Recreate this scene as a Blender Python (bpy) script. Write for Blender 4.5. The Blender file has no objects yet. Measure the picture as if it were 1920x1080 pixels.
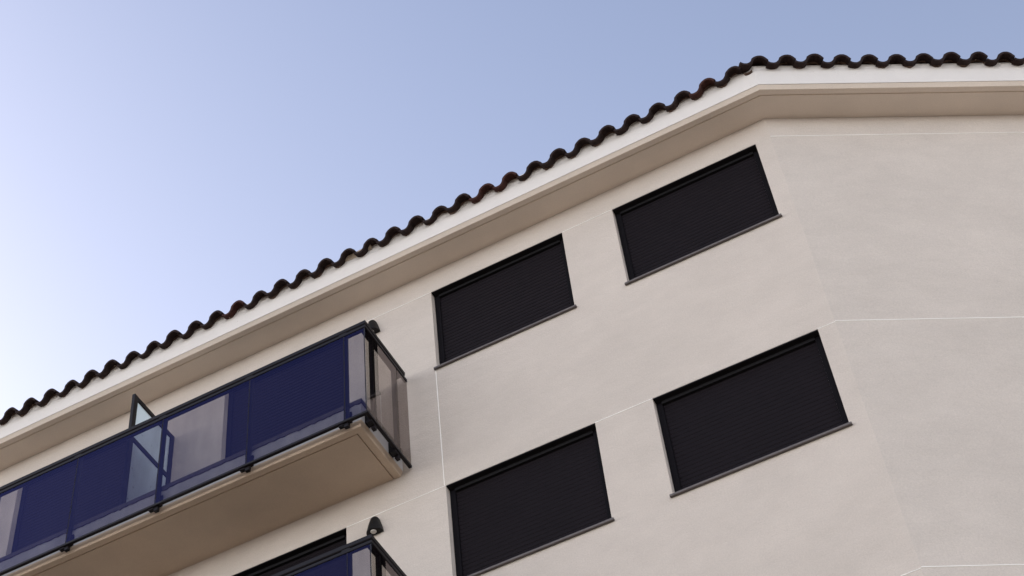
import bpy, bmesh, math, random
from mathutils import Matrix, Vector

random.seed(7)
S = bpy.context.scene
COL = S.collection
R = math.radians

# ------------------------------------------------------------------ camera
cam_data = bpy.data.cameras.new('camera')
cam = bpy.data.objects.new('camera', cam_data)
COL.objects.link(cam)
rows = [[0.8730122788, -0.2836632352, 0.3967174436],
        [0.4861305603, 0.5713140590, -0.6612694898],
        [-0.0390724102, 0.7701528517, 0.6366615519]]          # columns: right, forward, up
m = Matrix([[rows[i][0], rows[i][2], -rows[i][1]] for i in range(3)]).to_4x4()
m.translation = Vector((2.376, -10.9007, 1.6))
cam.matrix_world = m
cam_data.sensor_width = 36
cam_data.lens = 62.395
cam_data.shift_x = 0.09895
cam_data.shift_y = 0.02951
cam_data.clip_start = 0.1
cam_data.clip_end = 3000
S.camera = cam

# ------------------------------------------------------------------ light
SUN_EL, SUN_AZ = 29.0, 79.0        # azimuth measured from +Y towards -X; a veiled sun, so a wide soft lamp
world = bpy.data.worlds.new('World')
S.world = world
world.use_nodes = True
wn, wl = world.node_tree.nodes, world.node_tree.links
bg = wn['Background']
sky = wn.new('ShaderNodeTexSky')
sky.sky_type = 'NISHITA'
sky.sun_disc = False
sky.sun_elevation = R(SUN_EL)
sky.sun_rotation = R(-SUN_AZ)
sky.altitude = 0
sky.air_density = 1.0
sky.dust_density = 3.0
sky.ozone_density = 3.0
tint = wn.new('ShaderNodeMix')
tint.data_type = 'RGBA'
tint.blend_type = 'MULTIPLY'
tint.inputs[0].default_value = 1.0
tint.inputs[7].default_value = (0.95, 0.915, 0.955, 1)
wl.new(sky.outputs[0], tint.inputs[6])
# veil of haze that whitens and brightens the sky towards the horizon, the same all round
HAZE, FALL = 24.0, 4.15
tcw = wn.new('ShaderNodeTexCoord')
sep = wn.new('ShaderNodeSeparateXYZ')
wl.new(tcw.outputs['Generated'], sep.inputs[0])
up0 = wn.new('ShaderNodeMath'); up0.operation = 'MAXIMUM'; up0.inputs[1].default_value = 0.0
wl.new(sep.outputs['Z'], up0.inputs[0])
ml = wn.new('ShaderNodeMath'); ml.operation = 'MULTIPLY'; ml.inputs[1].default_value = -FALL
wl.new(up0.outputs[0], ml.inputs[0])
ex = wn.new('ShaderNodeMath'); ex.operation = 'EXPONENT'
wl.new(ml.outputs[0], ex.inputs[0])
hz = wn.new('ShaderNodeVectorMath'); hz.operation = 'SCALE'
hz.inputs[0].default_value = (1.0 * HAZE, 0.99 * HAZE, 1.0 * HAZE)
wl.new(ex.outputs[0], hz.inputs['Scale'])
ad = wn.new('ShaderNodeVectorMath'); ad.operation = 'ADD'
wl.new(tint.outputs[2], ad.inputs[0]); wl.new(hz.outputs[0], ad.inputs[1])
wl.new(ad.outputs[0], bg.inputs['Color'])
bg.inputs['Strength'].default_value = 0.15

sun_data = bpy.data.lights.new('sun', 'SUN')
sun_data.energy = 0.5
sun_data.angle = R(50)
sun_data.color = (1.0, 0.93, 0.84)
sun = bpy.data.objects.new('sun', sun_data)
COL.objects.link(sun)
sd = Vector((-math.sin(R(SUN_AZ)) * math.cos(R(SUN_EL)), math.cos(R(SUN_AZ)) * math.cos(R(SUN_EL)), math.sin(R(SUN_EL))))
sun.rotation_euler = sd.to_track_quat('Z', 'Y').to_euler()
sun.location = sd * 60

S.view_settings.view_transform = 'Standard'
S.view_settings.look = 'None'
S.view_settings.gamma = 1.0
S.view_settings.exposure = 0.45
S.view_settings.use_curve_mapping = False

# ------------------------------------------------------------------ materials
def mat(name, col, rough=0.8, spec=0.3, mottle=0.0, mscale=3.0, bump=0.0, bscale=60.0, metallic=0.0, fine=0.0, fscale=250.0, dirt=None):
    M = bpy.data.materials.new(name)
    M.use_nodes = True
    n, l = M.node_tree.nodes, M.node_tree.links
    b = n['Principled BSDF']
    b.inputs['Roughness'].default_value = rough
    b.inputs['Specular IOR Level'].default_value = spec
    b.inputs['Metallic'].default_value = metallic
    b.inputs['Base Color'].default_value = (*col, 1)
    tc = n.new('ShaderNodeTexCoord')
    src = None
    if mottle or fine or dirt:
        cur = None
        rgb = n.new('ShaderNodeRGB'); rgb.outputs[0].default_value = (*col, 1)
        cur = rgb.outputs[0]
        for amt, sc, det in ((mottle, mscale, 6.0), (fine, fscale, 2.0)):
            if not amt:
                continue
            no = n.new('ShaderNodeTexNoise'); no.inputs['Scale'].default_value = sc; no.inputs['Detail'].default_value = det
            no.inputs['Roughness'].default_value = 0.6
            l.new(tc.outputs['Object'], no.inputs['Vector'])
            mr = n.new('ShaderNodeMapRange')
            mr.inputs['From Min'].default_value = 0.3; mr.inputs['From Max'].default_value = 0.7
            mr.inputs['To Min'].default_value = 1 - amt; mr.inputs['To Max'].default_value = 1 + amt
            l.new(no.outputs['Fac'], mr.inputs['Value'])
            mx = n.new('ShaderNodeVectorMath'); mx.operation = 'SCALE'
            l.new(cur, mx.inputs[0]); l.new(mr.outputs[0], mx.inputs['Scale'])
            cur = mx.outputs[0]
        if dirt:                                             # sparse specks and scuffs
            dcol, dsc, th = dirt
            no = n.new('ShaderNodeTexNoise'); no.inputs['Scale'].default_value = dsc; no.inputs['Detail'].default_value = 3.0
            l.new(tc.outputs['Object'], no.inputs['Vector'])
            mr = n.new('ShaderNodeMapRange')
            mr.inputs['From Min'].default_value = th; mr.inputs['From Max'].default_value = th + 0.06
            l.new(no.outputs['Fac'], mr.inputs['Value'])
            mx = n.new('ShaderNodeMix'); mx.data_type = 'RGBA'
            l.new(mr.outputs[0], mx.inputs[0]); l.new(cur, mx.inputs[6]); mx.inputs[7].default_value = (*dcol, 1)
            cur = mx.outputs[2]
        l.new(cur, b.inputs['Base Color'])
    if bump:
        no = n.new('ShaderNodeTexNoise'); no.inputs['Scale'].default_value = bscale; no.inputs['Detail'].default_value = 5.0
        l.new(tc.outputs['Object'], no.inputs['Vector'])
        bp = n.new('ShaderNodeBump'); bp.inputs['Strength'].default_value = bump; bp.inputs['Distance'].default_value = 0.01
        l.new(no.outputs['Fac'], bp.inputs['Height'])
        l.new(bp.outputs[0], b.inputs['Normal'])
    return M

def glass_mat(name, tint_col, ior=1.5, refl_col=(1, 1, 1)):
    M = bpy.data.materials.new(name)
    M.use_nodes = True
    n, l = M.node_tree.nodes, M.node_tree.links
    n.remove(n['Principled BSDF'])
    out = n['Material Output']
    tr = n.new('ShaderNodeBsdfTransparent'); tr.inputs[0].default_value = (*tint_col, 1)
    gl = n.new('ShaderNodeBsdfGlossy'); gl.inputs['Roughness'].default_value = 0.01; gl.inputs[0].default_value = (*refl_col, 1)
    fr = n.new('ShaderNodeFresnel'); fr.inputs['IOR'].default_value = ior
    geo = n.new('ShaderNodeNewGeometry')
    inv = n.new('ShaderNodeMath'); inv.operation = 'SUBTRACT'; inv.inputs[0].default_value = 1.0
    l.new(geo.outputs['Backfacing'], inv.inputs[1])
    mu = n.new('ShaderNodeMath'); mu.operation = 'MULTIPLY'
    l.new(fr.outputs[0], mu.inputs[0]); l.new(inv.outputs[0], mu.inputs[1])
    tcg = n.new('ShaderNodeTexCoord'); mpg = n.new('ShaderNodeMapping'); mpg.inputs['Scale'].default_value = (1.0, 1.0, 0.25)
    ng = n.new('ShaderNodeTexNoise'); ng.inputs['Scale'].default_value = 6.0; ng.inputs['Detail'].default_value = 6.0
    l.new(tcg.outputs['Object'], mpg.inputs[0]); l.new(mpg.outputs[0], ng.inputs['Vector'])
    mg = n.new('ShaderNodeMapRange'); mg.inputs['From Min'].default_value = 0.3; mg.inputs['From Max'].default_value = 0.75
    mg.inputs['To Min'].default_value = 0.94; mg.inputs['To Max'].default_value = 1.04
    l.new(ng.outputs['Fac'], mg.inputs['Value'])
    vg = n.new('ShaderNodeVectorMath'); vg.operation = 'SCALE'; vg.inputs[0].default_value = tint_col
    l.new(mg.outputs[0], vg.inputs['Scale']); l.new(vg.outputs[0], tr.inputs[0])
    mx = n.new('ShaderNodeMixShader')
    l.new(mu.outputs[0], mx.inputs[0]); l.new(tr.outputs[0], mx.inputs[1]); l.new(gl.outputs[0], mx.inputs[2])
    l.new(mx.outputs[0], out.inputs['Surface'])
    return M

def frosted_mat():
    M = bpy.data.materials.new('frosted glass')
    M.use_nodes = True
    n, l = M.node_tree.nodes, M.node_tree.links
    b = n['Principled BSDF']
    out = n['Material Output']
    b.inputs['Base Color'].default_value = (0.74, 0.80, 0.82, 1)
    b.inputs['Roughness'].default_value = 0.35
    tc = n.new('ShaderNodeTexCoord')
    no = n.new('ShaderNodeTexNoise'); no.inputs['Scale'].default_value = 17
    l.new(tc.outputs['Object'], no.inputs['Vector'])
    rp = n.new('ShaderNodeValToRGB')
    rp.color_ramp.elements[0].position = 0.68; rp.color_ramp.elements[0].color = (0.74, 0.80, 0.82, 1)
    rp.color_ramp.elements[1].position = 0.73; rp.color_ramp.elements[1].color = (0.25, 0.26, 0.27, 1)
    l.new(no.outputs['Fac'], rp.inputs[0]); l.new(rp.outputs[0], b.inputs['Base Color'])
    tl = n.new('ShaderNodeBsdfTranslucent'); tl.inputs[0].default_value = (0.75, 0.83, 0.86, 1)
    mx = n.new('ShaderNodeMixShader'); mx.inputs[0].default_value = 0.5
    l.new(b.outputs[0], mx.inputs[1]); l.new(tl.outputs[0], mx.inputs[2]); l.new(mx.outputs[0], out.inputs['Surface'])
    return M

def stucco(name, col):
    """trowelled render: broad patches, sideways trowel drags, grain, rare scuffs"""
    m_ = mat(name, col, 0.93, 0.12)
    n, l = m_.node_tree.nodes, m_.node_tree.links
    b = n['Principled BSDF']; tc = n.new('ShaderNodeTexCoord')
    def noise(scale, stretch=(1, 1, 1), det=5.0, rough=0.6):
        mp = n.new('ShaderNodeMapping'); mp.inputs['Scale'].default_value = stretch
        no = n.new('ShaderNodeTexNoise'); no.inputs['Scale'].default_value = scale; no.inputs['Detail'].default_value = det; no.inputs['Roughness'].default_value = rough
        l.new(tc.outputs['Object'], mp.inputs[0]); l.new(mp.outputs[0], no.inputs['Vector'])
        return no.outputs['Fac']
    def rng(src, lo, hi, a=0.3, c=0.7):
        mr = n.new('ShaderNodeMapRange')
        for k_, v_ in (('From Min', a), ('From Max', c), ('To Min', lo), ('To Max', hi)): mr.inputs[k_].default_value = v_
        l.new(src, mr.inputs['Value']); return mr.outputs[0]
    def mul(x_, y_):
        q = n.new('ShaderNodeMath'); q.operation = 'MULTIPLY'; l.new(x_, q.inputs[0]); l.new(y_, q.inputs[1]); return q.outputs[0]
    patches = rng(noise(0.9, (1, 1, 1.6), 7), 0.94, 1.05)
    drags = rng(noise(4.0, (0.8, 0.8, 1.5), 9, 0.72), 0.965, 1.035)
    grain = rng(noise(70, (1, 1, 1), 4, 0.7), 0.92, 1.08)
    scuff = rng(noise(9, (1.0, 1.0, 0.35), 9, 0.75), 1.0, 0.80, 0.70, 0.80)
    f = mul(mul(patches, drags), mul(grain, scuff))
    rgb = n.new('ShaderNodeRGB'); rgb.outputs[0].default_value = (*col, 1)
    vm = n.new('ShaderNodeVectorMath'); vm.operation = 'SCALE'
    l.new(rgb.outputs[0], vm.inputs[0]); l.new(f, vm.inputs['Scale']); l.new(vm.outputs[0], b.inputs['Base Color'])
    b1 = n.new('ShaderNodeBump'); b1.inputs['Strength'].default_value = 0.35; b1.inputs['Distance'].default_value = 0.03
    l.new(noise(5, (0.7, 0.7, 1.3), 7, 0.65), b1.inputs['Height'])
    b2 = n.new('ShaderNodeBump'); b2.inputs['Strength'].default_value = 0.5; b2.inputs['Distance'].default_value = 0.008
    l.new(noise(75, (1, 1, 1), 4), b2.inputs['Height']); l.new(b1.outputs[0], b2.inputs['Normal']); l.new(b2.outputs[0], b.inputs['Normal'])
    return m_

M = dict(
    wall=stucco('cream stucco', (0.525, 0.460, 0.397)),
    slab=mat('cream slab paint', (0.55, 0.44, 0.335), 0.9, 0.15, mottle=0.09, mscale=1.1, fine=0.05, fscale=90, bump=0.12, bscale=70),
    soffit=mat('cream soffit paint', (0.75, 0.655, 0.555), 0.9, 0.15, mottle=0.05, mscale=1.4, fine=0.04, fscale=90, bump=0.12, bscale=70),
    slabface=mat('pale grey slab face', (0.56, 0.55, 0.55), 0.85, 0.2, mottle=0.06, mscale=4.0, bump=0.2, bscale=60, fine=0.03),
    fascia=mat('white fascia render', (0.645, 0.60, 0.55), 0.9, 0.15, mottle=0.025, mscale=3.0, bump=0.25, bscale=50, dirt=((0.35, 0.25, 0.18), 28, 0.735)),
    joint=mat('white joint bead', (0.80, 0.77, 0.71), 0.8, 0.2),
    tile=mat('dark brown clay', (0.021, 0.011, 0.0095), 0.8, 0.2, mottle=0.45, mscale=9.0, bump=0.4, bscale=80),
    tile_red=mat('reddish clay', (0.046, 0.016, 0.012), 0.8, 0.2, mottle=0.35, mscale=9.0, bump=0.4, bscale=80),
    mortar=mat('brown mortar', (0.10, 0.065, 0.05), 0.95, 0.1, mottle=0.4, mscale=14, bump=0.8, bscale=60),
    mortar_pale=mat('pale mortar', (0.42, 0.34, 0.26), 0.95, 0.1, mottle=0.2, mscale=14, bump=0.8, bscale=60),
    shutter=mat('charcoal shutter paint', (0.0072, 0.0047, 0.0062), 0.7, 0.11, mottle=0.10, mscale=2.5),
    guide=mat('black anodised guide', (0.0062, 0.0052, 0.0066), 0.8, 0.08),
    box=mat('black shutter box', (0.008, 0.007, 0.008), 0.7, 0.2),
    metal=mat('dark railing aluminium', (0.0085, 0.007, 0.0085), 0.5, 0.18),
    sill=mat('grey brown stone sill', (0.105, 0.09, 0.085), 0.6, 0.35, mottle=0.15, mscale=20),
    ground=mat('beige concrete paving', (0.28, 0.235, 0.185), 0.9, 0.2, mottle=0.1, mscale=0.6, bump=0.2, bscale=30),
    lens=mat('lamp lens', (0.55, 0.52, 0.48), 0.3, 0.5),
    lampm=mat('black lamp housing', (0.007, 0.0065, 0.0065), 0.55, 0.2),
    glass=glass_mat('railing glass with sky-blue reflection tint', (0.655, 0.65, 0.65), 1.5, (0.34, 0.33, 0.85)),  # reflected sky's blue put into the gloss colour; end panes, same glass, go without
    glass2=glass_mat('grey tinted railing glass', (0.66, 0.64, 0.62), 1.6, (0.9, 0.8, 0.8)),
    frosted=frosted_mat(),
)

# ------------------------------------------------------------------ helpers
def tag(o, label=None, cat=None, group=None, kind=None):
    if label: o['label'] = label
    if cat: o['category'] = cat
    if group: o['group'] = group
    if kind: o['kind'] = kind
    return o

def empty(name, loc=(0, 0, 0)):
    o = bpy.data.objects.new(name, None)
    COL.objects.link(o)
    o.location = loc
    o.empty_display_size = 0.2
    return o

def link_mesh(name, me, parent=None, loc=(0, 0, 0)):
    o = bpy.data.objects.new(name, me)
    COL.objects.link(o)
    o.parent = parent
    o.location = loc
    return o

def build(name, bm, material, parent=None, loc=(0, 0, 0), smooth=False):
    me = bpy.data.meshes.new(name)
    bm.normal_update()
    bm.to_mesh(me); bm.free()
    mats = material if isinstance(material, (list, tuple)) else [material]
    for mm in mats: me.materials.append(mm)
    if smooth:
        for p in me.polygons: p.use_smooth = True
    return link_mesh(name, me, parent, loc)

def box(bm, x0, x1, y0, y1, z0, z1, bev=0.0, mi=0):
    vs = [bm.verts.new((x, y, z)) for z in (z0, z1) for y in (y0, y1) for x in (x0, x1)]
    fs = []
    for q in ((0, 2, 3, 1), (4, 5, 7, 6), (0, 1, 5, 4), (2, 6, 7, 3), (0, 4, 6, 2), (1, 3, 7, 5)):
        f = bm.faces.new([vs[i] for i in q]); f.material_index = mi; fs.append(f)
    if bev:
        es = list({e for f in fs for e in f.edges})
        bmesh.ops.bevel(bm, geom=es, offset=bev, segments=1, affect='EDGES')

def sweep(bm, prof, path_pts, mi=None, closed=True):
    """profile of (d, z) outwards from the wall, swept along stations; each station maps (d, z) to a point"""
    rings = []
    for st in path_pts:
        rings.append([bm.verts.new(st(d, z)) for d, z in prof])
    n = len(prof)
    for a, b in zip(rings, rings[1:]):
        for i in range(n if closed else n - 1):
            j = (i + 1) % n
            f = bm.faces.new((a[i], a[j], b[j], b[i]))
            if mi: f.material_index = mi[i]
    if closed:
        bm.faces.new(rings[0][::-1]); bm.faces.new(rings[-1])
    bmesh.ops.recalc_face_normals(bm, faces=bm.faces[:])

# ------------------------------------------------------------------ measures
UC, ANG = 1.180, 0.5157            # convex corner of the two facades and the turn of the right-hand one
T2 = math.tan(ANG / 2)
DB = Vector((math.cos(ANG), math.sin(ANG), 0))
NB = Vector((math.sin(ANG), -math.cos(ANG), 0))     # outward normal of the right-hand facade
XL = -14.0                          # left end of the building
LB = 9.0                            # length of the right-hand facade
ZT = 16.57                          # head of the top windows
FL = 2.95                           # storey height
ZS = 16.912                         # soffit
DF = 0.398                          # eave overhang

def stA(x):
    return lambda d, z: Vector((x, -d, z))
def stC():
    return lambda d, z: Vector((UC + d * T2, -d, z))
def stB(s):
    return lambda d, z: Vector((UC, 0, z)) + DB * s + NB * d

# ------------------------------------------------------------------ ground
bm = bmesh.new()
N = 24
bmesh.ops.create_grid(bm, x_segments=N, y_segments=N, size=900)
tag(build('ground', bm, M['ground']), kind='structure')

# ------------------------------------------------------------------ building
bld = empty('apartment_building', (0, 0, 0))
tag(bld, 'cream stucco apartment block with dark shuttered windows, glass balconies and dark tiled eaves', 'building')

WIN = [(-2.772, -1.1925), (-0.6088, 1.0129)]
WH = 1.25
DOORS = [(-5.413, -3.872), (-8.27, -6.729)]
DH = 2.23
REV = 0.11

def wall_sheet(x0, x1, z0, z1, holes, rev=REV):
    bm = bmesh.new()
    xs = sorted({x0, x1, *[h[0] for h in holes], *[h[1] for h in holes]})
    zs = sorted({z0, z1, *[h[2] for h in holes], *[h[3] for h in holes]})
    V = {}
    def v(x, z):
        if (x, z) not in V: V[(x, z)] = bm.verts.new((x, 0, z))
        return V[(x, z)]
    for xa, xb in zip(xs, xs[1:]):
        for za, zb in zip(zs, zs[1:]):
            cx, cz = (xa + xb) / 2, (za + zb) / 2
            if any(h[0] < cx < h[1] and h[2] < cz < h[3] for h in holes): continue
            bm.faces.new((v(xa, za), v(xb, za), v(xb, zb), v(xa, zb)))
    for a, b, c, d in holes:
        p = [(a, c), (b, c), (b, d), (a, d)]
        for (xa, za), (xb, zb) in zip(p, p[1:] + p[:1]):
            bm.faces.new([bm.verts.new(q) for q in ((xa, 0, za), (xa, rev, za), (xb, rev, zb), (xb, 0, zb))])
        bm.faces.new([bm.verts.new((x, rev, z)) for x, z in p])
    bmesh.ops.remove_doubles(bm, verts=bm.verts[:], dist=1e-5)
    return bm

holes = []
for r in range(3):
    zt = ZT - FL * r
    for a, b in WIN: holes.append((a, b, zt - WH, zt))
for r in range(2):
    for a, b in DOORS: holes.append((a, b, ZT - FL * r - DH, ZT - FL * r))
bm = wall_sheet(XL, UC, -0.2, ZS + 0.12, holes)
build('wall', bm, M['wall'], bld)
bm = bmesh.new()
p0, p1 = Vector((UC, 0, 0)), Vector((UC, 0, 0)) + DB * LB
q1, q0 = p1 - NB * 7 + DB * 0, Vector((XL, 9.5, 0))
pts = [p0, p1, Vector((q1.x, 9.5 if q1.y < 9.5 else q1.y, 0)), q0, Vector((XL, 0, 0))]
for a, b in zip(pts, pts[1:]):
    bm.faces.new([bm.verts.new(q) for q in (a + Vector((0, 0, -0.2)), b + Vector((0, 0, -0.2)), b + Vector((0, 0, ZS + 0.12)), a + Vector((0, 0, ZS + 0.12)))])
bmesh.ops.remove_doubles(bm, verts=bm.verts[:], dist=1e-5)
build('wall', bm, M['wall'], bld)

# eave: soffit with drip groove, lower moulding and chamfer, then the white fascia
stations = [stA(XL - 0.3), stC(), stB(LB + 0.3)]
prof = [(-0.02, ZS), (0.278, ZS), (0.281, ZS + 0.012), (0.292, ZS + 0.012), (0.295, ZS - 0.006), (0.356, ZS - 0.006), (0.391, ZS + 0.028), (0.391, ZS + 0.10), (-0.02, ZS + 0.10)]
bm = bmesh.new()
sweep(bm, prof, stations)
build('soffit', bm, M['soffit'], bld)
prof = [(0.30, ZS + 0.105), (0.3925, ZS + 0.105), (0.3925, ZS + 0.030), (0.397, ZS + 0.030), (DF, ZS + 0.034), (DF, 17.292), (0.30, 17.30)]
bm = bmesh.new()
sweep(bm, prof, stations)
build('fascia', bm, M['fascia'], bld)

# white joint beads in the stucco (horizontal ones at window-head height, one upright)
JW = 0.006
def bead(p, q, outward, n=Vector((0, 0, 1))):
    """a thin strip from p to q standing proud of the wall"""
    bm = bmesh.new()
    ax = (q - p).normalized()
    w = ax.cross(outward).normalized() * JW
    steps = 14
    ring = []
    for i in range(steps + 1):
        c = p.lerp(q, i / steps)
        k = 0.75 + 0.35 * random.random()
        ring.append([bm.verts.new(c + w * k - outward * 0.004), bm.verts.new(c + w * 0.6 * k + outward * 0.003),
                     bm.verts.new(c - w * 0.6 * k + outward * 0.003), bm.verts.new(c - w * k - outward * 0.004)])
    for a, b in zip(ring, ring[1:]):
        for i in range(3): bm.faces.new((a[i], a[i + 1], b[i + 1], b[i]))
    bmesh.ops.recalc_face_normals(bm, faces=bm.faces[:])
    return build('wall_joint', bm, M['joint'], bld)
OA = Vector((0, -1, 0))
for r in range(3):
    z = ZT - FL * r + 0.0
    if r < 2:
        bead(Vector((DOORS[0][1], 0, z)), Vector((WIN[0][0], 0, z)), OA)
    bead(Vector((WIN[0][1], 0, z)), Vector((WIN[1][0], 0, z)), OA)
    if r: bead(Vector((WIN[1][1], 0, z)), Vector((UC, 0, z)), OA)
    e = Vector((UC, 0, z + 0.012)); bead(e, e + DB * LB, NB)
for r in range(2):
    zt = ZT - FL * r
    bead(Vector((WIN[0][0] - 0.014, 0, zt - WH - 0.03)), Vector((WIN[0][0] - 0.014, 0, zt - FL)), OA)

# windows with roller shutters
def shutter_bm(w, z0, z1, y):
    bm = bmesh.new()
    pitch = 0.0505
    prof = []
    z = z1
    while z > z0 + 0.005:
        zb = max(z0, z - pitch)
        h = z - zb
        for t, dy in ((0.0, 0.001), (0.06, -0.001), (0.25, -0.0042), (0.55, -0.0055), (0.85, -0.0038), (0.94, -0.001)):
            prof.append((y + dy, z - h * t))
        z = zb
    prof.append((y + 0.004, z0))
    rings = [[bm.verts.new((x, yy, zz)) for yy, zz in prof] for x in (0, w)]
    for i in range(len(prof) - 1):
        bm.faces.new((rings[0][i], rings[0][i + 1], rings[1][i + 1], rings[1][i]))
    box(bm, 0.0, w, y - 0.010, y + 0.006, z0 - 0.018, z0 - 0.0005)
    return bm

def opening(name, w, h, door=False):
    """frame mesh (guides and head) with shutter and sill under it; origin at the head's left corner on the wall plane"""
    g = 0.062
    bm = bmesh.new()
    box(bm, 0.003, w - 0.003, 0.003, REV - 0.002, -0.012, -0.0005)
    fr = build(name, bm, M['box'], bld)
    bm = bmesh.new()
    box(bm, g, w - g, 0.060, REV - 0.002, -0.050, -0.0125)
    build('shutter_box', bm, M['box'], fr)
    for xa, xb in ((0.002, g), (w - g, w - 0.002)):
        bm = bmesh.new()
        box(bm, xa, xb, 0.072, REV - 0.004, -h + 0.002, -0.0125, 0.003)
        build('guide_rail', bm, M['guide'], fr)
    s = build('roller_shutter', shutter_bm(w - 2 * g - 0.004, -h + 0.02, -0.04, 0.094), M['shutter'], fr, (g + 0.002, 0, 0))
    bm = bmesh.new()
    if not door:
        box(bm, -0.024, w + 0.024, -0.030, -0.0005, -h - 0.024, -h + 0.002, 0.003)
        for v in bm.verts:
            if v.co.y > -0.01 and v.co.z > -h - 0.01: v.co.z += 0.0005
        build('sill', bm, M['sill'], fr)
    else:
        box(bm, 0.001, w - 0.001, -0.02, REV - 0.003, -h + 0.0005, -h + 0.02)
        build('threshold', bm, M['sill'], fr)
    return fr

def copy_tree(o, parent=None, label=None):
    c = o.copy()
    COL.objects.link(c)
    c.parent = parent
    if label: c['label'] = label
    for ch in [k for k in bpy.data.objects if k.parent == o]:
        copy_tree(ch, c)
    return c

for wi, (a, b) in enumerate(WIN):
    w0 = opening('window', b - a, WH)
    w0.location = (a, 0, ZT)
    for r in (1, 2):
        c = copy_tree(w0, bld); c.location = (a, 0, ZT - FL * r)
for a, b in DOORS:
    d0 = opening('balcony_door', b - a, DH, True)
    d0.location = (a, 0, ZT)
    c = copy_tree(d0, bld); c.location = (a, 0, ZT - FL)

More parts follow.
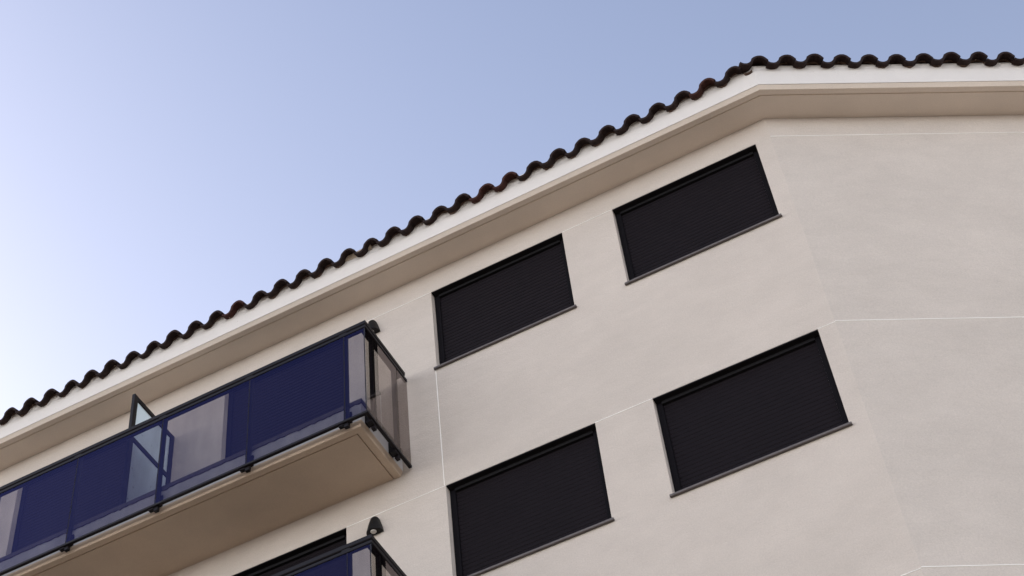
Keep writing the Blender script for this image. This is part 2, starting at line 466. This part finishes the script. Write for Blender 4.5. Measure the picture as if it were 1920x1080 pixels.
# ------------------------------------------------------------------ balconies
BX0, BX1 = -8.90, -3.225           # slab faces
BY = 0.812
GX = -3.118; GXL = 2 * (-6.07) - GX
GY = 0.884
POSTS = [-3.36, -4.475, -5.54, -6.62, -7.70, -8.80]
def balcony(dz):
    z0 = 13.992
    bm = bmesh.new()
    # underside with moulding: rings inset from the outline
    def ring(i, z, side_wall=False):
        return [bm.verts.new(q) for q in ((BX0 + i, 0.0, z), (BX0 + i, -BY + i, z), (BX1 - i, -BY + i, z), (BX1 - i, 0.0, z))]
    rs = [ring(0.0, z0 + 0.30), ring(0.0, z0 + 0.062), ring(0.004, z0 + 0.050), ring(0.018, z0 + 0.012), ring(0.026, z0), ring(0.092, z0), ring(0.094, z0 + 0.022),
          ring(0.107, z0 + 0.022), ring(0.109, z0 + 0.006)]
    for k, (a, b) in enumerate(zip(rs, rs[1:])):
        for i in range(3):
            f = bm.faces.new((a[i], b[i], b[i + 1], a[i + 1])); f.material_index = 1 if k == 0 else 0
    bm.faces.new(rs[-1])
    f = bm.faces.new(rs[0][::-1]); f.material_index = 1
    bmesh.ops.recalc_face_normals(bm, faces=bm.faces[:])
    sl = build('balcony', bm, [M['slab'], M['slabface']], bld, (0, 0, dz))
    # floor tiles' dark nosing with a rough lower edge
    bm = bmesh.new()
    def nosing(p, q, out):
        n = int((q - p).length / 0.035)
        prev = None
        for i in range(n + 1):
            c = p.lerp(q, i / n)
            zl = z0 + 0.300 - 0.004 + random.uniform(-0.010, 0.004) - (0.012 if random.random() < 0.08 else 0)
            cur = [bm.verts.new((c.x, c.y, z0 + 0.345)), bm.verts.new((c.x + out[0] * 0.012, c.y + out[1] * 0.012, z0 + 0.345)),
                   bm.verts.new((c.x + out[0] * 0.012, c.y + out[1] * 0.012, zl)), bm.verts.new((c.x, c.y, zl))]
            if prev:
                for k in range(4):
                    j = (k + 1) % 4
                    bm.faces.new((prev[k], prev[j], cur[j], cur[k]))
            prev = cur
    nosing(Vector((BX0 - 0.01, -BY - 0.001, 0)), Vector((BX1 + 0.01, -BY - 0.001, 0)), (0, -1))
    nosing(Vector((BX1 + 0.001, -BY - 0.01, 0)), Vector((BX1 + 0.001, -0.002, 0)), (1, 0))
    box(bm, BX0 + 0.002, BX1 - 0.002, -BY + 0.002, -0.001, z0 + 0.3005, z0 + 0.344)
    bmesh.ops.recalc_face_normals(bm, faces=bm.faces[:])
    build('floor_edge', bm, M['sill'], sl)
    # handrail, glass channel and bottom rail, running round front and side
    def rail(name, off0, off1, za, zb, bev=0.003, yend=-0.07):
        bm = bmesh.new()
        # off0/off1 measured outwards from the glass plane: one U-shaped bar round the three sides
        o = [(GXL - off1, yend), (GXL - off1, -GY - off1), (GX + off1, -GY - off1), (GX + off1, yend)]
        i = [(GXL - off0, yend), (GXL - off0, -GY - off0), (GX + off0, -GY - off0), (GX + off0, yend)]
        c = bev
        rings = []
        for (xo, yo), (xi, yi) in zip(o, i):
            def P_(t, z): return bm.verts.new((xo + (xi - xo) * t, yo + (yi - yo) * t, z))
            k = c / (off1 - off0)
            rings.append([P_(k, za), P_(0, za + c), P_(0, zb - c), P_(k, zb), P_(1 - k, zb), P_(1, zb - c), P_(1, za + c), P_(1 - k, za)])
        for a_, b_ in zip(rings, rings[1:]):
            for j in range(8): bm.faces.new((a_[j], a_[(j + 1) % 8], b_[(j + 1) % 8], b_[j]))
        bm.faces.new(rings[0]); bm.faces.new(rings[-1][::-1])
        bmesh.ops.recalc_face_normals(bm, faces=bm.faces[:])
        return build(name, bm, M['metal'], sl)
    rail('handrail', -0.088, 0.012, 15.332, 15.388, 0.008)
    rail('glass_channel', -0.022, 0.012, 15.278, 15.314, 0.003, -0.03)
    rail('bottom_rail', -0.024, 0.012, 14.018, 14.048, 0.003, -0.03)
    # posts stand behind the glass, each with its foot fixed to the slab face
    def post(x, y, side):
        def piece(name, *a):
            bm = bmesh.new(); box(bm, *a); build(name, bm, M['metal'], sl)
        if side == 0:
            piece('post', x - 0.024, x + 0.024, y, y + 0.040, 13.972, 15.3315, 0.003)
            piece('bracket', x - 0.080, x - 0.0245, y - 0.008, y + 0.034, 13.998, 14.0175, 0.002)
            piece('bracket', x - 0.040, x + 0.040, y + 0.0405, -BY - 0.0005, 14.058, 14.20, 0.002)
            piece('clamp', x - 0.055, x + 0.030, y - 0.018, y - 0.0005, 15.300, 15.3310, 0.002)
        else:
            xa, xb = sorted((x, x + 0.040 * side))
            piece('post', xa, xb, y - 0.024, y + 0.024, 13.962, 15.3315, 0.003)
            xc, xd = (BX1 + 0.0005, x - 0.001) if side > 0 else (x + 0.001, BX0 - 0.0005)
            piece('bracket', xc, xd, y - 0.040, y + 0.040, 14.058, 14.20, 0.002)
            piece('bracket', xa - 0.006, xb + 0.006, y - 0.095, y - 0.0245, 13.992, 14.0175, 0.002)
            piece('clamp', xb + 0.0005, xb + 0.014, y - 0.03, y + 0.055, 15.300, 15.3310, 0.002)
    for x in POSTS: post(x, -GY + 0.010, 0)
    for y in (-0.705, -0.245):
        post(GX - 0.050, y, 1)
        post(GXL + 0.050, y, -1)
    # panes
    def pane(x0, x1, y0, y1, gm='glass'):
        bm = bmesh.new()
        box(bm, x0, x1, y0, y1, 14.046, 15.280)
        return build('glass_pane', bm, M[gm], sl)
    ed = [GX - 0.007] + POSTS + [GXL + 0.007]
    for xr, xl in zip(ed, ed[1:]):
        pane(xl + 0.005, xr - 0.005, -GY - 0.005, -GY + 0.005)
    for gx in (GX, GXL):
        for ya, yb in ((-GY - 0.005, -0.71), (-0.70, -0.25), (-0.24, -0.03)):
            pane(gx - 0.005, gx + 0.005, ya, yb, 'glass2')
    for x, w_ in [(GX - 0.009, 0.0035)] + [(q, 0.0045) for q in POSTS]:
        bm = bmesh.new()
        box(bm, x - w_, x + w_, -GY - 0.0045, -GY + 0.004, 14.0485, 15.2775)
        build('glass_seal', bm, M['box'], sl)
    # screen between the two flats
    sx = -6.07
    bm = bmesh.new()
    a, b, t, bo = -0.775, -0.012, 16.085, 14.35
    w = 0.066
    box(bm, sx - 0.02, sx + 0.02, a, a + w, bo, t, 0.003)
    box(bm, sx - 0.02, sx + 0.02, b - w, b, bo, t, 0.003)
    for z1 in (t, 15.455, bo + w):
        box(bm, sx - 0.019, sx + 0.019, a + w + 0.0005, b - w - 0.0005, z1 - w, z1 - 0.0005, 0.003)
    sc = build('privacy_screen', bm, M['metal'], bld, (0, 0, dz))
    for za, zb in ((bo + w, 15.455 - w), (15.455, t - w)):
        bm = bmesh.new()
        box(bm, sx - 0.004, sx + 0.004, a + w, b - w, za, zb)
        build('glass_pane', bm, M['frosted'], sc)
    return sl
balcony(0)
balcony(-FL)

# ------------------------------------------------------------------ roof
bm = bmesh.new()
SL = math.tan(R(17))
def deck(st0, st1):
    vs = [st0(0.33, 17.235), st1(0.33, 17.235), st1(-3.2, 17.235 + 3.53 * SL), st0(-3.2, 17.235 + 3.53 * SL)]
    bm.faces.new([bm.verts.new(v) for v in vs])
deck(stA(XL - 0.3), stC()); deck(stC(), stB(LB + 0.3))
vs = [stA(XL - 0.3)(-3.2, 0), stC()(-3.2, 0), stB(LB + 0.3)(-3.2, 0)]
zr = 17.235 + 3.53 * SL
vs = [Vector((v.x, v.y, zr)) for v in vs] + [Vector((pts[2].x, pts[2].y, 17.0)), Vector((XL - 0.3, 9.8, 17.0))]
bm.faces.new([bm.verts.new(v) for v in vs])
roof = build('roof', bm, M['mortar'], bld)

P = 0.2855
def tile_z(x):
    if x < -0.28 * P:
        u = (x + 0.5 * P) / (0.22 * P)
        return 0.040 * abs(u) ** 2.4
    u = min(1.0, abs(x) / (0.33 * P))
    z = 0.036 + 0.062 * (1 - u ** 2.3)
    return z + 0.018 * max(0.0, min(1.0, (x + 0.15 * P) / (0.4 * P)))

def tile_mesh(seed, mat_, L=0.46, th=0.023):
    rnd = random.Random(seed)
    bm = bmesh.new()
    prof = []
    n = 25
    x0, x1 = -0.67 * P, 0.34 * P
    for i in range(n):                                   # S-shaped: pan on the left, cap on the right, its lip over the next pan
        x = x0 + (x1 - x0) * i / (n - 1)
        prof.append((x, tile_z(x)))
    prof.append((x1 + 0.006, prof[-1][1] - 0.012))
    j = lambda s: rnd.uniform(-s, s)
    rings = []
    for side, y in ((0, 0.0), (1, L)):
        up = [bm.verts.new((x + j(.0012), y, z + th + j(.001))) for x, z in prof]
        lo = []
        for i, (x, z) in enumerate(prof):
            a = prof[max(0, i - 1)]; b = prof[min(len(prof) - 1, i + 1)]
            tx, tz = b[0] - a[0], b[1] - a[1]
            l = math.hypot(tx, tz) or 1
            lo.append(bm.verts.new((x + tz / l * th, y, z + th - tx / l * th)))
        rings.append((up, lo))
    (u0, l0), (u1, l1) = rings
    for i in range(len(prof) - 1):
        bm.faces.new((u0[i], u0[i + 1], u1[i + 1], u1[i]))
        bm.faces.new((l0[i + 1], l0[i], l1[i], l1[i + 1]))
        bm.faces.new((l0[i], l0[i + 1], u0[i + 1], u0[i]))
        bm.faces.new((u1[i], u1[i + 1], l1[i + 1], l1[i]))
    bm.faces.new((l0[0], u0[0], u1[0], l1[0])); bm.faces.new((u0[-1], l0[-1], l1[-1], u1[-1]))
    bmesh.ops.recalc_face_normals(bm, faces=bm.faces[:])
    bm.normal_update()
    for v in bm.verts: pass
    me = bpy.data.meshes.new('roof_tile')
    bm.to_mesh(me); bm.free()
    me.materials.append(mat_)
    for p in me.polygons: p.use_smooth = False
    return me
TILES = [tile_mesh(i, M['tile']) for i in range(5)] + [tile_mesh(9, M['tile_red'])]
OV = 0.475                          # tile front beyond the wall plane
ZP = 17.171                         # pan underside at the tile front

def put_tile(pos, rotz, d, k):
    o = link_mesh('roof_tile', TILES[5 if random.random() < 0.07 else random.randrange(5)], roof)
    o.location = pos
    o.rotation_euler = (R(17) + random.uniform(-.012, .012), random.uniform(-.03, .03), rotz + random.uniform(-.015, .015))
    return o
row = 0.40
for k in range(2):
    dd = OV - k * row * math.cos(R(17))
    zz = ZP + k * (row * math.sin(R(17)) + 0.018)
    x = 1.081 + 0.0
    i = 0
    while x > XL - 0.2:
        if x + 0.13 < UC + dd * T2 + 0.06:
            put_tile((x, -dd + random.uniform(-.011, .011), zz - 0.022 + random.uniform(-.003, .003)), 0, dd, k)
        x -= 0.2884
    s = 0.232 - 0.2863
    while s < LB + 0.2:
        if k == 0 or s - 0.15 > dd * T2 - 0.16:
            q = stB(s)(dd + random.uniform(-.011, .011), zz + 0.030 + random.uniform(-.003, .003))
            put_tile(q, ANG, dd, k)
        s += 0.2863

# hip tiles climbing from the corner
def hip_mesh():
    bm = bmesh.new()
    L = 0.46; n = 12; th = 0.017
    r0, r1 = 0.100, 0.090
    rings = []
    for y, r in ((0, r0), (L, r1)):
        up = [bm.verts.new((r * math.cos(math.pi * i / n), y, r * 0.95 * math.sin(math.pi * i / n))) for i in range(n + 1)]
        lo = [bm.verts.new(((r - th) * math.cos(math.pi * i / n), y, (r - th) * 0.95 * math.sin(math.pi * i / n))) for i in range(n + 1)]
        rings.append((up, lo))
    (u0, l0), (u1, l1) = rings
    for i in range(n):
        bm.faces.new((u0[i], u0[i + 1], u1[i + 1], u1[i])); bm.faces.new((l0[i + 1], l0[i], l1[i], l1[i + 1]))
        bm.faces.new((l0[i], l0[i + 1], u0[i + 1], u0[i])); bm.faces.new((u1[i], u1[i + 1], l1[i + 1], l1[i]))
    bm.faces.new((l0[0], u0[0], u1[0], l1[0])); bm.faces.new((u0[n], l0[n], l1[n], u1[n]))
    bmesh.ops.recalc_face_normals(bm, faces=bm.faces[:])
    me = bpy.data.meshes.new('hip_tile'); bm.to_mesh(me); bm.free(); me.materials.append(M['tile'])
    return me
HIP = hip_mesh()
hipdir = (stC()(-1, 0) - stC()(0, 0)); hipdir.normalize()
ha = math.atan2(hipdir.y, hipdir.x) - math.pi / 2
for k in range(7):
    st = stC()(OV - 0.16, 0)
    o = link_mesh('hip_tile', HIP, roof)
    o.location = (st.x + hipdir.x * 0.38 * k, st.y + hipdir.y * 0.38 * k, 17.275 + 0.38 * k * math.tan(R(16.5)) + 0.012 * (k % 2))
    o.rotation_euler = (R(16), 0, ha)

# mortar bedding under the tiles: fill behind, ragged lip in front
def under(s, peak, pitch, dz):
    """height of the tiles' underside at the fascia"""
    x = ((s - peak) / pitch + 0.67) % 1.0 - 0.67
    return ZP + dz + (OV - DF) * SL + tile_z(x * P)
def mortar_run(st_of, s0, s1, pitch, dz):
    bm = bmesh.new()
    rnd = random.Random(int(abs(s0) * 10))
    n = int((s1 - s0) / 0.012)
    prev = None
    ph = 0
    for i in range(n + 1):
        s = s0 + (s1 - s0) * i / n
        ph = 0.75 * ph + 0.25 * rnd.uniform(-1, 1)
        zt = under(s, st_of['peak'], pitch, dz)
        h = max(0.0, 0.006 + 0.030 * ph) + rnd.random() * 0.003
        st = st_of['st'](s)
        cur = [bm.verts.new(st(DF - 0.004, zt - h)), bm.verts.new(st(DF + 0.012 + 0.006 * rnd.random(), zt - h + 0.004)), bm.verts.new(st(DF + 0.024, zt + 0.014))]
        if prev:
            for k in range(2): bm.faces.new((prev[k], prev[k + 1], cur[k + 1], cur[k]))
        prev = cur
    bmesh.ops.recalc_face_normals(bm, faces=bm.faces[:])
    tag(build('mortar_bed', bm, M['mortar'], roof), kind='stuff')
    # loose pale chips pressed under some tiles
    bm = bmesh.new()
    s = s0
    while s < s1:
        s += rnd.uniform(0.25, 1.1)
        if s > s1 - 0.03: break
        r = rnd.uniform(0.004, 0.010)
        c = st_of['st'](s)(DF + rnd.uniform(0.0, 0.02), under(s, st_of['peak'], pitch, dz) + rnd.uniform(-0.006, 0.004))
        v = bmesh.ops.create_icosphere(bm, subdivisions=1, radius=r)['verts']
        for q in v: q.co = Vector((q.co.x * rnd.uniform(1, 1.7), q.co.y * rnd.uniform(.6, 1), q.co.z * rnd.uniform(.6, 1.1))) + c
    tag(build('mortar_chips', bm, M['mortar_pale'], roof), kind='stuff')
mortar_run(dict(st=stA, peak=1.081), XL, UC + 0.09, 0.2884, -0.022)
mortar_run(dict(st=stB, peak=0.232), 0.11, LB, 0.2863, 0.030)
# one wide pale patch of bedding mortar left showing between two tiles
for s0_, w_ in ((-3.66, 0.40),):
    bm = bmesh.new()
    n = 14
    top, bot = [], []
    for i in range(n + 1):
        t = i / n
        x = s0_ + w_ * t
        top.append((bm.verts.new((x, -DF - 0.004, 17.262)), bm.verts.new((x, -DF - 0.022 - 0.02 * t, 17.262))))
        bot.append(bm.verts.new((x, -DF - 0.002 - 0.008 * random.random(), 17.222 - (0.026 * (1 - t) * t * 2) - random.random() * 0.006)))
    for i in range(n):
        bm.faces.new((bot[i], bot[i + 1], top[i + 1][1], top[i][1]))
        bm.faces.new((top[i][1], top[i + 1][1], top[i + 1][0], top[i][0]))
    bmesh.ops.recalc_face_normals(bm, faces=bm.faces[:])
    tag(build('mortar_patch', bm, M['mortar_pale'], roof))

# ------------------------------------------------------------------ wall lamps
def wall_lamp(x, zb, label):
    root = empty('wall_lamp', (x, -0.001, zb))
    tag(root, label, 'wall lamp', 'black downlight wall lamps beside the balconies')
    bm = bmesh.new()
    secs = [(0.0, 0.086, 0.100), (0.012, 0.086, 0.100), (0.10, 0.066, 0.084), (0.175, 0.046, 0.064), (0.197, 0.036, 0.048), (0.206, 0.020, 0.024)]
    n = 14
    rings = []
    for z, r, d in secs:
        rings.append([bm.verts.new((r * math.cos(math.pi * i / n), -d * math.sin(math.pi * i / n) ** 0.8 if 0 < i < n else 0, z)) for i in range(n + 1)])
    for a, b in zip(rings, rings[1:]):
        for i in range(n): bm.faces.new((a[i], b[i], b[i + 1], a[i + 1]))
        bm.faces.new((a[n], b[n], b[0], a[0]))
    bm.faces.new(rings[0]); bm.faces.new(rings[-1][::-1])
    bmesh.ops.recalc_face_normals(bm, faces=bm.faces[:])
    ob = build('lamp_housing', bm, M['lampm'], root, smooth=False)
    bm = bmesh.new()
    bmesh.ops.create_cone(bm, cap_ends=True, segments=20, radius1=0.024, radius2=0.030, depth=0.010)
    build('lamp_lens', bm, M['lens'], root, (0, -0.050, -0.0055))
wall_lamp(-3.545, 13.362, 'black wedge-shaped wall lamp standing clear above the corner of the lower balcony rail')
wall_lamp(-3.495, 16.300, 'black wedge-shaped wall lamp half hidden behind the corner of the top balcony rail')
wall_lamp(-8.645, 16.300, 'black wall lamp seen through balcony glass at the left edge of the picture')
